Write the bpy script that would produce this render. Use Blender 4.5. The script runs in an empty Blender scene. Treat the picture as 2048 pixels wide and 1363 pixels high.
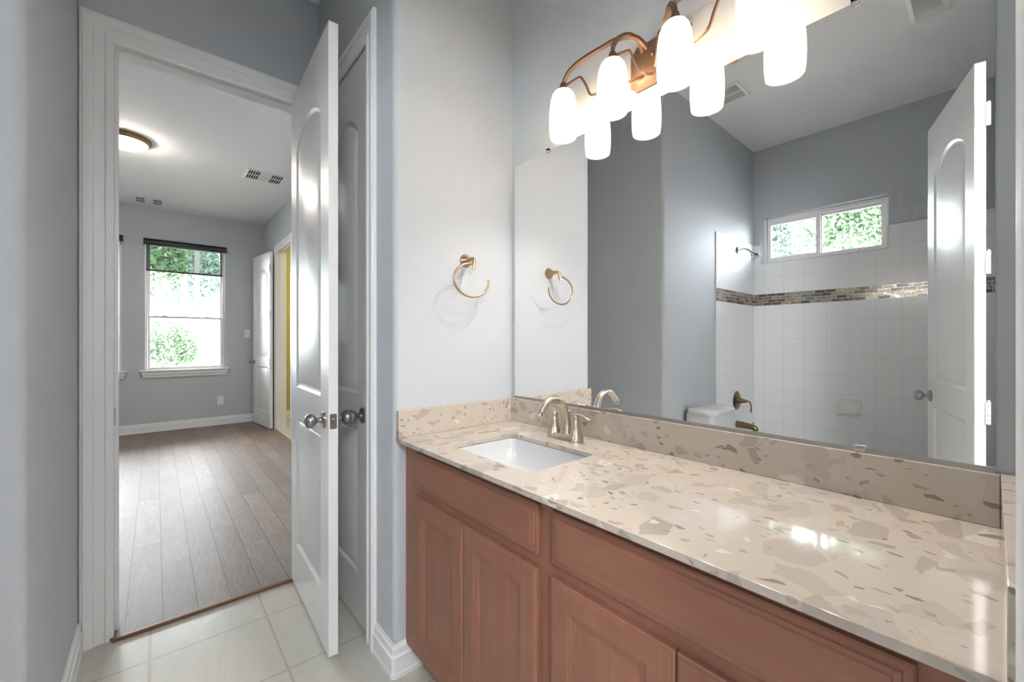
import bpy, bmesh, math, random
from mathutils import Vector, Matrix
PI = math.pi
random.seed(7)
C = bpy.context.scene.collection
S = bpy.context.scene

# ------------------------------------------------------------------ camera
HC = 1.225
cd = bpy.data.cameras.new('camera'); cam = bpy.data.objects.new('camera', cd); C.objects.link(cam)
cam.location = (0, 0, HC); cam.rotation_euler = (PI/2, 0, math.radians(49.27))
cd.sensor_width = 36; cd.lens = 828/2048*36; cd.clip_start = 0.01; cd.clip_end = 300
S.camera = cam

# ------------------------------------------------------------------ world, daylight, exposure
SKY = 14.0
w = bpy.data.worlds.new('sky'); S.world = w; w.use_nodes = True
bgn = w.node_tree.nodes['Background']
bgn.inputs[0].default_value = (0.86, 0.94, 1.0, 1); bgn.inputs[1].default_value = SKY
S.view_settings.view_transform = 'Standard'; S.view_settings.look = 'None'
S.view_settings.exposure = 1.32; S.view_settings.gamma = 1.0; S.view_settings.use_curve_mapping = False
VANITY_W = 3.9       # watts of each vanity bulb
SHADE_GLOW = 2.0
CEIL_W = 16          # watts of the bedroom ceiling lamp
HALL_FILL_W = 36  # watts of the unseen lamps added behind the camera as fill

def portal(name, loc, rot, sx, sz):
    l = bpy.data.lights.new(name, 'AREA'); l.shape = 'RECTANGLE'; l.size = sx; l.size_y = sz
    l.cycles.is_portal = True
    o = bpy.data.objects.new(name, l); C.objects.link(o); o.location = loc; o.rotation_euler = rot
portal('daylight_portal', (-7.47, 0.33, 1.69), (0, -PI/2, 0), 1.74, 0.87)
portal('daylight_portal', (-7.47, -0.765, 1.69), (0, -PI/2, 0), 1.74, 0.87)
portal('daylight_portal', (-0.98, -2.06, 2.16), (PI/2, 0, 0), 0.9, 0.43)

# ------------------------------------------------------------------ node helpers
def srgb(r, g, b):
    f = lambda c: (c/255/12.92) if c/255 <= 0.04045 else ((c/255+0.055)/1.055)**2.4
    return (f(r), f(g), f(b), 1)
class NT:
    def __init__(s, name):
        s.m = bpy.data.materials.new(name); s.m.use_nodes = True
        s.t = s.m.node_tree; s.b = s.t.nodes['Principled BSDF']; s.out = s.t.nodes['Material Output']
    def n(s, typ, **kw):
        nd = s.t.nodes.new('ShaderNode'+typ)
        for k, v in kw.items():
            if k.startswith('i_'):
                k2 = k[2:]; k2 = int(k2) if k2.isdigit() else k2.replace('_', ' ')
                nd.inputs[k2].default_value = v
            else: setattr(nd, k, v)
        return nd
    def l(s, a, b): s.t.links.new(a, b)
    def co(s): return s.n('TexCoord').outputs['Object']
    def map(s, vec, scale=(1,1,1), loc=(0,0,0), rot=(0,0,0)):
        m = s.n('Mapping'); s.l(vec, m.inputs[0])
        m.inputs['Scale'].default_value = scale; m.inputs['Location'].default_value = loc; m.inputs['Rotation'].default_value = rot
        return m.outputs[0]
    def noise(s, vec, scale, detail=4, rough=.5, dist=0):
        n = s.n('TexNoise'); s.l(vec, n.inputs['Vector']); n.inputs['Scale'].default_value = scale
        n.inputs['Detail'].default_value = detail; n.inputs['Roughness'].default_value = rough; n.inputs['Distortion'].default_value = dist
        return n.outputs['Fac']
    def ramp(s, fac, stops, interp='LINEAR'):
        r = s.n('ValToRGB'); s.l(fac, r.inputs[0]); e = r.color_ramp; e.interpolation = interp
        while len(e.elements) < len(stops): e.elements.new(0.5)
        for el, (p, c) in zip(e.elements, stops):
            el.position = p; el.color = c if isinstance(c, tuple) else (c, c, c, 1)
        return r.outputs['Color']
    def mix(s, fac, a, b, mode='MIX'):
        m = s.n('Mix', data_type='RGBA', blend_type=mode)
        for v, i in ((fac, 0), (a, 6), (b, 7)):
            if hasattr(v, 'links'): s.l(v, m.inputs[i])
            else: m.inputs[i].default_value = v
        return m.outputs[2]
    def math(s, op, a, b=0.5):
        m = s.n('Math', operation=op)
        for v, i in ((a, 0), (b, 1)):
            if hasattr(v, 'links'): s.l(v, m.inputs[i])
            else: m.inputs[i].default_value = v
        return m.outputs[0]
    def bump(s, h, strength=.2, dist=.01):
        b = s.n('Bump'); s.l(h, b.inputs['Height']); b.inputs['Strength'].default_value = strength; b.inputs['Distance'].default_value = dist
        s.l(b.outputs[0], s.b.inputs['Normal'])
    def set(s, col=None, rough=None, metal=None, spec=None, coat=None):
        if col is not None:
            if hasattr(col, 'links'): s.l(col, s.b.inputs['Base Color'])
            else: s.b.inputs['Base Color'].default_value = col
        if rough is not None: s.b.inputs['Roughness'].default_value = rough
        if metal is not None: s.b.inputs['Metallic'].default_value = metal
        if spec is not None: s.b.inputs['Specular IOR Level'].default_value = spec
        if coat is not None: s.b.inputs['Coat Weight'].default_value = coat; s.b.inputs['Coat Roughness'].default_value = .1
        return s.m

def paint(name, col, rough=.6, bscale=160, bstr=.25, bd=.002, spec=.3):
    t = NT(name); c = t.co()
    t.bump(t.noise(c, bscale, 3), bstr, bd)
    n = t.noise(c, 2.2, 2)
    lo = tuple(x*.985 for x in col[:3])+(1,)
    return t.set(t.mix(n, lo, col), rough, spec=spec)
def metal(name, col, rough=.3, brush=True):
    t = NT(name); c = t.co()
    n = t.noise(t.map(c, (40, 40, 400)), 3, 2)
    if brush: t.bump(n, .05, .001)
    return t.set(t.mix(n, tuple(x*.9 for x in col[:3])+(1,), col), rough, 1.0)

M = {}
M['wall'] = paint('wall_paint', srgb(190, 194, 199), .55, 190, .35, .003)
M['bedwall'] = M['wall']
M['yellow'] = paint('yellow_paint', srgb(196, 184, 104), .6)
M['ceil'] = paint('ceiling_paint', srgb(236, 236, 236), .8, 120, .4, .004, .2)
M['trim'] = paint('white_trim_paint', srgb(234, 234, 234), .28, 60, .03, .001, .5)
M['door'] = paint('white_door_paint', srgb(234, 234, 234), .36, 90, .02, .001, .8)
M['vinyl'] = paint('white_vinyl', srgb(240, 236, 235), .35, 60, .02, .001, .5)
M['nickel'] = metal('satin_nickel', srgb(172, 170, 168), .28)
M['warmnickel'] = metal('brushed_nickel', srgb(208, 196, 180), .30)
M['bronze'] = metal('champagne_bronze', srgb(194, 166, 130), .28)
M['copper'] = metal('satin_copper_bronze', srgb(128, 102, 84), .45); M['copper'].node_tree.nodes['Principled BSDF'].inputs['Metallic'].default_value = .6
M['oldbronze'] = metal('bronze', srgb(150, 126, 88), .3)
M['chrome'] = metal('chrome', srgb(205, 208, 210), .08, False)
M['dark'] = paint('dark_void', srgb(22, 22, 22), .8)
M['porcelain'] = paint('porcelain', srgb(208, 210, 212), .08, 20, .0, .001, .55)
M['plate'] = paint('white_plastic', srgb(232, 232, 230), .35, 50, .02, .001, .5)
M['blind'] = paint('charcoal_blind_housing', srgb(62, 64, 68), .5)
M['grilleshade'] = paint('grille_shadow', srgb(90, 90, 92), .7)

t = NT('mirror_silver'); M['mirror'] = t.set((.97, .975, .97, 1), 0.0, 1.0)
t = NT('clear_plastic'); t.b.inputs['Transmission Weight'].default_value = 1; M['clear'] = t.set((1, 1, 1, 1), .05)

# thin window glass: see-through with a fresnel sheen
t = NT('window_glass')
tr = t.n('BsdfTransparent'); gl = t.n('BsdfGlossy'); gl.inputs['Roughness'].default_value = .0
fr = t.n('Fresnel'); fr.inputs['IOR'].default_value = 1.45; mx = t.n('MixShader')
t.l(fr.outputs[0], mx.inputs[0]); t.l(tr.outputs[0], mx.inputs[1]); t.l(gl.outputs[0], mx.inputs[2]); t.l(mx.outputs[0], t.out.inputs[0])
M['glass'] = t.m
# woven screen fabric
t = NT('screen_fabric'); tr = t.n('BsdfTransparent'); df = t.n('BsdfDiffuse'); df.inputs[0].default_value = srgb(52, 55, 58)
tr.inputs[0].default_value = (.8, .85, .8, 1)
mx = t.n('MixShader'); wv = t.n('TexWave', i_Scale=300.0); t.l(t.co(), wv.inputs[0])
mx.inputs[0].default_value = .35
t.l(df.outputs[0], mx.inputs[2]); t.l(tr.outputs[0], mx.inputs[1]); t.l(mx.outputs[0], t.out.inputs[0])
M['screen'] = t.m

# frosted glass lamp shade
def shade_mat(name, glow, strength):
    t = NT(name); tl = t.n('BsdfTranslucent'); tl.inputs[0].default_value = (1, .94, .84, 1)
    df = t.n('BsdfDiffuse'); df.inputs[0].default_value = (.62, .57, .50, 1)
    mx = t.n('MixShader'); mx.inputs[0].default_value = .28
    t.l(tl.outputs[0], mx.inputs[1]); t.l(df.outputs[0], mx.inputs[2])
    em = t.n('Emission'); em.inputs[0].default_value = glow; em.inputs[1].default_value = strength
    ad = t.n('AddShader'); t.l(mx.outputs[0], ad.inputs[0]); t.l(em.outputs[0], ad.inputs[1]); t.l(ad.outputs[0], t.out.inputs[0])
    return t.m
M['shade'] = shade_mat('frosted_glass_shade', (1, .88, .74, 1), .10)
M['dome'] = shade_mat('frosted_glass_dome', (1, .95, .88, 1), 40.0)
t = NT('lit_bulb'); t.b.inputs['Emission Color'].default_value = (1, .9, .75, 1); t.b.inputs['Emission Strength'].default_value = 14
M['bulb'] = t.set((1, 1, 1, 1), .5)

# engineered quartz with chips
def quartz(name):
    t = NT(name); c = t.co()
    warp = t.n('TexNoise', i_Scale=9.0); t.l(c, warp.inputs['Vector']); warp.inputs['Detail'].default_value = 3
    sub = t.n('VectorMath', operation='SUBTRACT'); t.l(warp.outputs['Color'], sub.inputs[0]); sub.inputs[1].default_value = (.5, .5, .5)
    scl = t.n('VectorMath', operation='SCALE'); t.l(sub.outputs[0], scl.inputs[0]); scl.inputs['Scale'].default_value = .06
    add = t.n('VectorMath', operation='ADD'); t.l(c, add.inputs[0]); t.l(scl.outputs[0], add.inputs[1])
    v = add.outputs[0]
    n0 = t.noise(c, 5, 4)
    base = t.mix(n0, srgb(186, 175, 164), srgb(196, 185, 173))
    def chips(base, scale, loc, thr, lo, cols, st=(1, 1, 1)):
        vm = t.map(v, st, loc)
        vo = t.n('TexVoronoi', voronoi_dimensions='3D', feature='F1'); t.l(vm, vo.inputs['Vector']); vo.inputs['Scale'].default_value = scale
        ve = t.n('TexVoronoi', voronoi_dimensions='3D', feature='DISTANCE_TO_EDGE'); t.l(vm, ve.inputs['Vector']); ve.inputs['Scale'].default_value = scale
        sep = t.n('SeparateColor'); t.l(vo.outputs['Color'], sep.inputs[0])
        m2 = t.math('GREATER_THAN', sep.outputs[0], lo)
        # chips of different size: the random blue channel moves the edge
        e = t.math('SUBTRACT', ve.outputs['Distance'], t.math('MULTIPLY', sep.outputs[2], thr))
        mk = t.math('MULTIPLY', t.ramp(e, [(.015, 0.0), (.035, 1.0)]), m2)
        base = t.mix(mk, base, t.ramp(sep.outputs[1], cols, 'CONSTANT'))
        rim = t.math('MULTIPLY', t.ramp(e, [(.0, 0.0), (.018, 1.0), (.045, 0.0)]), m2)
        return base, t.math('MULTIPLY', rim, t.math('GREATER_THAN', sep.outputs[1], .45))
    W1 = srgb(192, 183, 175); W2 = srgb(208, 200, 193); G1 = srgb(166, 155, 145); G2 = srgb(144, 134, 126); N = srgb(176, 165, 155)
    base, r1 = chips(base, 12, (0, 0, 0), .24, .58, [(0, srgb(182, 173, 165)), (.35, W1), (.7, srgb(181, 171, 161)), (.86, W2)])
    base, r2 = chips(base, 22, (3, 1, 2), .22, .62, [(0, srgb(174, 163, 153)), (.3, W1), (.80, G1), (.88, W2)], (1, .55, 1))
    base, r3 = chips(base, 46, (7, 5, 1), .18, .90, [(0, N), (.35, G1), (.8, G2), (.9, W2)], (.6, 1, 1))
    base, r4 = chips(base, 100, (2, 9, 4), .26, .92, [(0, G1), (.5, G2)], (.5, 1, 1))
    base = t.mix(t.math('MULTIPLY', r1, .14), base, srgb(128, 114, 104))
    base = t.mix(t.math('MULTIPLY', r2, .14), base, srgb(128, 114, 104))
    t.bump(n0, .0, .001)
    return t.set(base, .07, spec=.5)
M['quartz'] = quartz('beige_quartz')

# cherry stained wood
t = NT('cherry_wood'); c = t.co()
g = t.noise(t.map(c, (22, 22, 1.6)), 3, 5, .6, .4); bl = t.noise(c, 4, 3)
col = t.mix(bl, srgb(132, 89, 73), srgb(156, 108, 87))
col = t.mix(t.ramp(g, [(.35, 0.0), (.7, .35)]), col, srgb(118, 76, 62))
t.bump(g, .04, .001); M['cherry'] = t.set(col, .34, spec=.4)
t = NT('cherry_wood_horizontal'); c = t.co()
g = t.noise(t.map(c, (1.6, 22, 22)), 3, 5, .6, .4); bl = t.noise(c, 3.5, 3)
col = t.mix(bl, srgb(132, 89, 73), srgb(156, 108, 87))
col = t.mix(t.ramp(g, [(.35, 0.0), (.7, .35)]), col, srgb(118, 76, 62))
t.bump(g, .04, .001); M['cherryh'] = t.set(col, .34, spec=.4)
t = NT('threshold_wood'); M['thresh'] = t.set(t.mix(t.noise(t.map(t.co(), (30, 2, 30)), 4), srgb(104, 66, 44), srgb(134, 92, 66)), .45)

def brick(t, vec, bw, rh, mortar, off=0, c1=(0, 0, 0, 1), c2=(1, 1, 1, 1), mc=(.5, .5, .5, 1), smooth=.1, freq=2):
    b = t.n('TexBrick', offset=off, offset_frequency=freq, squash=1.0); t.l(vec, b.inputs['Vector'])
    b.inputs['Scale'].default_value = 1; b.inputs['Brick Width'].default_value = bw; b.inputs['Row Height'].default_value = rh
    b.inputs['Mortar Size'].default_value = mortar; b.inputs['Mortar Smooth'].default_value = smooth; b.inputs['Bias'].default_value = 0
    b.inputs['Color1'].default_value = c1; b.inputs['Color2'].default_value = c2; b.inputs['Mortar'].default_value = mc
    return b
# stone look floor tile
t = NT('stone_floor_tile'); c = t.co()
P = .3935
b = brick(t, t.map(c, loc=(2.11+P*10, .017+P*10, 0)), P, P, .0045)
n1 = t.noise(t.map(c, (1.2, 4.2, 1), rot=(0, 0, .9)), 2.6, 8, .6, 1.4)
n2 = t.noise(c, 1.6, 3)
col = t.mix(n1, srgb(180, 178, 168), srgb(206, 205, 198)); col = t.mix(t.ramp(n2, [(.35, 0.0), (.75, .6)]), col, srgb(204, 194, 176))
col = t.mix(b.outputs['Fac'], col, srgb(176, 168, 148))
ht = t.math('SUBTRACT', t.math('MULTIPLY', n1, .8), b.outputs['Fac'])
t.bump(ht, .32, .006); M['ftile'] = t.set(col, .28, spec=.45)
# hand scraped wood planks
t = NT('scraped_wood_planks'); c = t.co()
b = brick(t, t.map(c, loc=(10.3, -.025+.1235*40, 0)), .92, .1235, .0016, off=.37, mc=(.0, .0, .0, 1), freq=3)
rnd = t.n('SeparateColor'); t.l(b.outputs['Color'], rnd.inputs[0])
sh = t.n('CombineXYZ'); t.l(t.math('MULTIPLY', rnd.outputs[0], 13.0), sh.inputs[0]); t.l(t.math('MULTIPLY', rnd.outputs[0], 7.0), sh.inputs[2])
ad = t.n('VectorMath', operation='ADD'); t.l(c, ad.inputs[0]); t.l(sh.outputs[0], ad.inputs[1])
g = t.noise(t.map(ad.outputs[0], (1.5, 7, 1)), 3.2, 5, .55, 1.6)
fig = t.n('TexWave', wave_type='RINGS'); t.l(t.map(ad.outputs[0], (.8, 4.5, 1)), fig.inputs[0]); fig.inputs['Scale'].default_value = 5; fig.inputs['Distortion'].default_value = 16; fig.inputs['Detail'].default_value = 3; fig.inputs['Detail Scale'].default_value = 1.4
plank = t.ramp(rnd.outputs[0], [(0, srgb(118, 102, 94)), (.35, srgb(138, 122, 112)), (.6, srgb(128, 113, 106)), (1, srgb(148, 132, 120))])
col = t.mix(t.ramp(g, [(.35, .0), (.7, .5)]), plank, srgb(104, 86, 78))
col = t.mix(t.ramp(fig.outputs['Fac'], [(.0, .35), (.14, .0)]), col, srgb(92, 78, 70))
col = t.mix(b.outputs['Fac'], col, srgb(52, 40, 34))
t.bump(t.math('SUBTRACT', t.math('MULTIPLY', g, .7), b.outputs['Fac']), .3, .005)
M['planks'] = t.set(col, .48, spec=.4)

def wall_tile(name, ax):
    t = NT(name); sx = t.n('SeparateXYZ'); t.l(t.co(), sx.inputs[0]); cb = t.n('CombineXYZ')
    t.l(sx.outputs[ax], cb.inputs[0]); t.l(sx.outputs[2], cb.inputs[1])
    off = (.609+.1575*12) if ax == 0 else (1.054+.1575*12)
    # two grids: above the mosaic from z=1.663, below it down from 1.556
    up = brick(t, t.map(cb.outputs[0], loc=(off, -1.663+.155*20, 0)), .1575, .155, .0014)
    dn = brick(t, t.map(cb.outputs[0], loc=(off, -1.556+.155*20, 0)), .1575, .155, .0014)
    sel = t.math('GREATER_THAN', sx.outputs[2], 1.61)
    f = t.mix(sel, dn.outputs['Fac'], up.outputs['Fac'])
    col = t.mix(f, srgb(234, 235, 236), srgb(212, 212, 210))
    inv = t.math('SUBTRACT', 1.0, f)
    t.bump(inv, .3, .002)
    return t.set(col, .24, spec=.45)
M['tilex'] = wall_tile('white_ceramic_tile', 0); M['tiley'] = wall_tile('white_ceramic_tile_side', 1)
M['tiley'].node_tree.nodes['Principled BSDF'].inputs['Roughness'].default_value = .5
def mosaic(name, ax):
    t = NT(name); sx = t.n('SeparateXYZ'); t.l(t.co(), sx.inputs[0]); cb = t.n('CombineXYZ')
    t.l(sx.outputs[ax], cb.inputs[0]); t.l(sx.outputs[2], cb.inputs[1])
    b = brick(t, t.map(cb.outputs[0], loc=(5.0, -1.556+.0268*20, 0)), .074, .0268, .0022, off=.43, freq=2)
    r = t.n('SeparateColor'); t.l(b.outputs['Color'], r.inputs[0])
    sh = t.n('CombineXYZ'); t.l(t.math('MULTIPLY', r.outputs[0], 31.0), sh.inputs[1])
    ad = t.n('VectorMath', operation='ADD'); t.l(cb.outputs[0], ad.inputs[0]); t.l(sh.outputs[0], ad.inputs[1])
    col = t.ramp(r.outputs[0], [(0, srgb(104, 92, 86)), (.15, srgb(176, 168, 158)), (.3, srgb(132, 120, 108)), (.45, srgb(190, 180, 160)), (.6, srgb(100, 94, 92)), (.7, srgb(182, 170, 142)), (.85, srgb(146, 152, 148)), (1, srgb(200, 188, 160))], 'CONSTANT')
    sw = t.noise(t.map(ad.outputs[0], (1, 2, 1)), 22, 3, .5, 2.5)
    col = t.mix(t.ramp(sw, [(.45, 0.0), (.6, .75)]), col, srgb(74, 60, 50))
    col = t.mix(b.outputs['Fac'], col, srgb(196, 192, 184))
    t.bump(t.math('SUBTRACT', t.math('MULTIPLY', sw, .5), b.outputs['Fac']), .5, .004)
    t.b.inputs['Metallic'].default_value = .35
    return t.set(col, .12, spec=.7)
M['mosx'] = mosaic('glass_mosaic', 0); M['mosy'] = mosaic('glass_mosaic_side', 1)
# outdoors
def leafmat(name, a, b_):
    t = NT(name); gi = t.n('NewGeometry'); c = t.mix(gi.outputs['Random Per Island'], a, b_)
    t.set(c, .7); t.b.inputs['Subsurface Weight'].default_value = 0
    return t.m
M['leaf'] = leafmat('tree_leaves', (.055, .105, .05, 1), (.15, .21, .12, 1))
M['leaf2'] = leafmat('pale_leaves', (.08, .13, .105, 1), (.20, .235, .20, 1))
M['hedge'] = leafmat('hedge_leaves', (.04, .12, .07, 1), (.12, .24, .14, 1))
M['bark'] = paint('bark', (.10, .085, .08, 1), .9, 20, .6, .02)
M['ground'] = paint('lawn_ground', (.24, .23, .21, 1), .9, 4, .3, .02)
M['roof'] = paint('shingle_roof', (.32, .33, .35, 1), .9, 8)
t = NT('pale_brick'); b = brick(t, t.map(t.co(), rot=(PI/2, 0, PI/2)), .5, .16, .02, .5, (.10, .08, .08, 1), (.18, .16, .156, 1), (.28, .28, .28, 1)); M['brick'] = t.set(b.outputs['Color'], .9)
M['garage'] = paint('garage_door_paint', (.14, .18, .19, 1), .6)

# ------------------------------------------------------------------ object helpers
WM = {}
def world_of(o): return WM.get(o.name, Matrix.Identity(4))
def finish(bm, smooth=None):
    bmesh.ops.remove_doubles(bm, verts=bm.verts, dist=1e-6)
    bmesh.ops.recalc_face_normals(bm, faces=bm.faces)
def obj(name, bm, mat, parent=None, smooth=None, local=False, bevel=0):
    finish(bm)
    if bevel:
        es = [e for e in bm.edges if len(e.link_faces) == 2 and e.calc_face_angle(0) > .9]
        bmesh.ops.bevel(bm, geom=es, offset=bevel, segments=2, profile=.6, affect='EDGES', clamp_overlap=True)
    if parent is not None and not local:
        bmesh.ops.transform(bm, matrix=world_of(parent).inverted(), verts=bm.verts)
    me = bpy.data.meshes.new(name); bm.to_mesh(me); bm.free()
    me.materials.append(M[mat] if isinstance(mat, str) else mat)
    if smooth is not None:
        me.shade_smooth(); me.set_sharp_from_angle(angle=math.radians(smooth))
    o = bpy.data.objects.new(name, me); C.objects.link(o)
    if parent is not None: o.parent = parent; WM[o.name] = world_of(parent)
    return o
def thing(name, label, cat, loc=(0, 0, 0), rotz=0, group=None):
    o = bpy.data.objects.new(name, None); C.objects.link(o); o.empty_display_size = .05
    o.location = loc; o.rotation_euler = (0, 0, rotz); o['label'] = label; o['category'] = cat
    if group: o['group'] = group
    WM[o.name] = Matrix.Translation(loc) @ Matrix.Rotation(rotz, 4, 'Z')
    return o
def tag(o, label, cat, group=None):
    o['label'] = label; o['category'] = cat
    if group: o['group'] = group
    return o
def struct(name, bm, mat, parent=None, label=None, **kw):
    o = obj(name, bm, mat, parent, **kw)
    if parent is None: o['kind'] = 'structure'
    if label: o['label'] = label
    return o
def sthing(name, label, loc=(0, 0, 0), rotz=0):
    o = bpy.data.objects.new(name, None); C.objects.link(o); o.empty_display_size = .05
    o.location = loc; o.rotation_euler = (0, 0, rotz); o['kind'] = 'structure'; o['label'] = label
    WM[o.name] = Matrix.Translation(loc) @ Matrix.Rotation(rotz, 4, 'Z')
    return o
def NB(): return bmesh.new()
def box(bm, a, b):
    x0, y0, z0 = [min(p, q) for p, q in zip(a, b)]; x1, y1, z1 = [max(p, q) for p, q in zip(a, b)]
    v = [bm.verts.new(p) for p in ((x0,y0,z0),(x1,y0,z0),(x1,y1,z0),(x0,y1,z0),(x0,y0,z1),(x1,y0,z1),(x1,y1,z1),(x0,y1,z1))]
    for f in ((0,3,2,1),(4,5,6,7),(0,1,5,4),(1,2,6,5),(2,3,7,6),(3,0,4,7)): bm.faces.new([v[i] for i in f])
    return bm
def B(a, b): return box(NB(), a, b)
def prism(bm, pts, z0, z1):
    lo = [bm.verts.new((x, y, z0)) for x, y in pts]; hi = [bm.verts.new((x, y, z1)) for x, y in pts]
    bm.faces.new(lo[::-1]); bm.faces.new(hi); n = len(pts)
    for i in range(n): bm.faces.new((lo[i], lo[(i+1) % n], hi[(i+1) % n], hi[i]))
    return bm
def loft(bm, rings, cap0=True, cap1=True, closed=True):
    vs = [[bm.verts.new(p) for p in r] for r in rings]; n = len(rings[0])
    for a, b in zip(vs, vs[1:]):
        for i in range(n if closed else n-1): bm.faces.new((a[i], a[(i+1) % n], b[(i+1) % n], b[i]))
    if cap0: bm.faces.new(vs[0][::-1])
    if cap1: bm.faces.new(vs[-1])
    return bm
def lathe(bm, prof, origin=(0, 0, 0), axis=(0, 0, 1), n=28, sx=1, sy=1, cap0=True, cap1=True):
    ax = Vector(axis).normalized(); up = Vector((0, 0, 1)) if abs(ax.z) < .9 else Vector((1, 0, 0))
    e1 = up.cross(ax).normalized(); e2 = ax.cross(e1); o = Vector(origin)
    rings = [[o+ax*h+e1*(r*sx*math.cos(2*PI*i/n))+e2*(r*sy*math.sin(2*PI*i/n)) for i in range(n)] for r, h in prof]
    return loft(bm, rings, cap0, cap1)
def spline(pts, k=6):
    P_ = [Vector(p) for p in pts]; out = []
    for i in range(len(P_)-1):
        p0 = P_[max(i-1, 0)]; p1 = P_[i]; p2 = P_[i+1]; p3 = P_[min(i+2, len(P_)-1)]
        for j in range(k):
            s = j/k
            out.append(.5*((2*p1)+(p2-p0)*s+(2*p0-5*p1+4*p2-p3)*s*s+(3*p1-p0-3*p2+p3)*s**3))
    out.append(P_[-1]); return out
def lerp_list(vals, n):
    out = []
    for i in range(n):
        s = i/(n-1)*(len(vals)-1); k = min(int(s), len(vals)-2); out.append(vals[k]+(vals[k+1]-vals[k])*(s-k))
    return out
def tube(bm, pts, rad, n=14, up=(0, 0, 1), sx=1, sy=1, phase=0):
    pts = [Vector(p) for p in pts]; m = len(pts)
    rr = lerp_list(rad, m) if isinstance(rad, (list, tuple)) else [rad]*m
    rings = []; side = None
    for i, p in enumerate(pts):
        d = (pts[min(i+1, m-1)]-pts[max(i-1, 0)]).normalized()
        if side is None:
            u = Vector(up); side = d.cross(u)
            if side.length < 1e-3: side = d.cross(Vector((1, 0, 0)))
            side.normalize()
        else: side = (side-d*side.dot(d)).normalized()
        nn = side.cross(d).normalized()
        rings.append([p+side*(rr[i]*sx*math.cos(2*PI*k/n+phase))+nn*(rr[i]*sy*math.sin(2*PI*k/n+phase)) for k in range(n)])
    return loft(bm, rings)
def rrect(cx, cy, hx, hy, r, k=5):
    out = []
    for sx, sy, a0 in ((1, 1, 0), (-1, 1, PI/2), (-1, -1, PI), (1, -1, 3*PI/2)):
        for j in range(k+1):
            a = a0+PI/2*j/k; out.append((cx+sx*(hx-r)+r*math.cos(a), cy+sy*(hy-r)+r*math.sin(a)))
    return out
def inset_poly(pts, d):
    n = len(pts); out = []
    for i in range(n):
        p0 = Vector(pts[i-1]); p1 = Vector(pts[i]); p2 = Vector(pts[(i+1) % n])
        a = (p1-p0).normalized(); b = (p2-p1).normalized()
        na = Vector((-a.y, a.x)); nb = Vector((-b.y, b.x)); m = (na+nb); m.normalize()
        k = max(m.dot(na), .3); out.append(tuple(p1+m*(d/k)))
    return out
# wall running along x (axis 'x') or y with rectangular openings cut through it
def wall(name, axis, a0, a1, d0, d1, z0, z1, ops, mat):
    bm = NB(); As = sorted({a0, a1, *[o[0] for o in ops], *[o[1] for o in ops]}); Zs = sorted({z0, z1, *[o[2] for o in ops], *[o[3] for o in ops]})
    As = [a for a in As if a0 <= a <= a1]; Zs = [z for z in Zs if z0 <= z <= z1]
    solid = lambda i, j: 0 <= i < len(As)-1 and 0 <= j < len(Zs)-1 and not any(o[0] <= (As[i]+As[i+1])/2 <= o[1] and o[2] <= (Zs[j]+Zs[j+1])/2 <= o[3] for o in ops)
    P3 = (lambda a, d, z: (a, d, z)) if axis == 'x' else (lambda a, d, z: (d, a, z))
    def q(*ps): bm.faces.new([bm.verts.new(p) for p in ps])
    for i in range(len(As)-1):
        for j in range(len(Zs)-1):
            if not solid(i, j): continue
            A, A2, Z, Z2 = As[i], As[i+1], Zs[j], Zs[j+1]
            for d in (d0, d1): q(P3(A,d,Z), P3(A2,d,Z), P3(A2,d,Z2), P3(A,d,Z2))
            if not solid(i-1, j): q(P3(A,d0,Z), P3(A,d1,Z), P3(A,d1,Z2), P3(A,d0,Z2))
            if not solid(i+1, j): q(P3(A2,d0,Z), P3(A2,d1,Z), P3(A2,d1,Z2), P3(A2,d0,Z2))
            if not solid(i, j-1): q(P3(A,d0,Z), P3(A2,d0,Z), P3(A2,d1,Z), P3(A,d1,Z))
            if not solid(i, j+1): q(P3(A,d0,Z2), P3(A2,d0,Z2), P3(A2,d1,Z2), P3(A,d1,Z2))
    return struct(name, bm, mat)
# moulded casing: U round a doorway. frame maps (along, out, z) to the world
CAS = [(0, 0), (0, .008), (.005, .011), (.021, .011), (.024, .006), (.028, .006), (.052, .009), (.055, .016), (.062, .018), (.080, .018), (.083, .0145), (.087, .0145), (.090, .012), (.090, 0)]
def fr(axis, plane, sgn):
    return (lambda a, d, z: (a, plane+sgn*d, z)) if axis == 'x' else (lambda a, d, z: (plane+sgn*d, a, z))
def casing(name, frm, a0, a1, h, mat='trim', z0=0.0, wscale=1.0, parent=None):
    bm = NB()
    rings = []
    for st in range(4):
        r = []
        for wv, d in CAS:
            wv = wv*wscale
            r.append([(a0-wv, z0), (a0-wv, h+wv), (a1+wv, h+wv), (a1+wv, z0)][st]+(d,))
        rings.append([frm(a, d, z) for a, z, d in r])
    loft(bm, rings)
    return struct(name, bm, mat, parent, smooth=30)
BASE = [(0, 0), (.015, 0), (.016, .016), (.013, .020), (.013, .066), (.0155, .070), (.0155, .078), (.011, .082), (.009, .094), (.011, .098), (.010, .106), (.004, .112), (.003, .120), (0, .120)]
def baseboard(name, path, side=1, mat='trim', z=0.0):
    bm = NB(); P_ = [Vector(p) for p in path]; rings = []
    for i, p in enumerate(P_):
        ds = []
        if i > 0: ds.append((P_[i]-P_[i-1]).normalized())
        if i < len(P_)-1: ds.append((P_[i+1]-P_[i]).normalized())
        ns = [Vector((-d.y, d.x))*side for d in ds]; m = sum(ns, Vector((0, 0))).normalized(); k = m.dot(ns[0])
        rings.append([(p.x+m.x*d/k, p.y+m.y*d/k, z+h) for d, h in BASE])
    loft(bm, rings)
    return struct(name, bm, mat, smooth=30)

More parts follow.
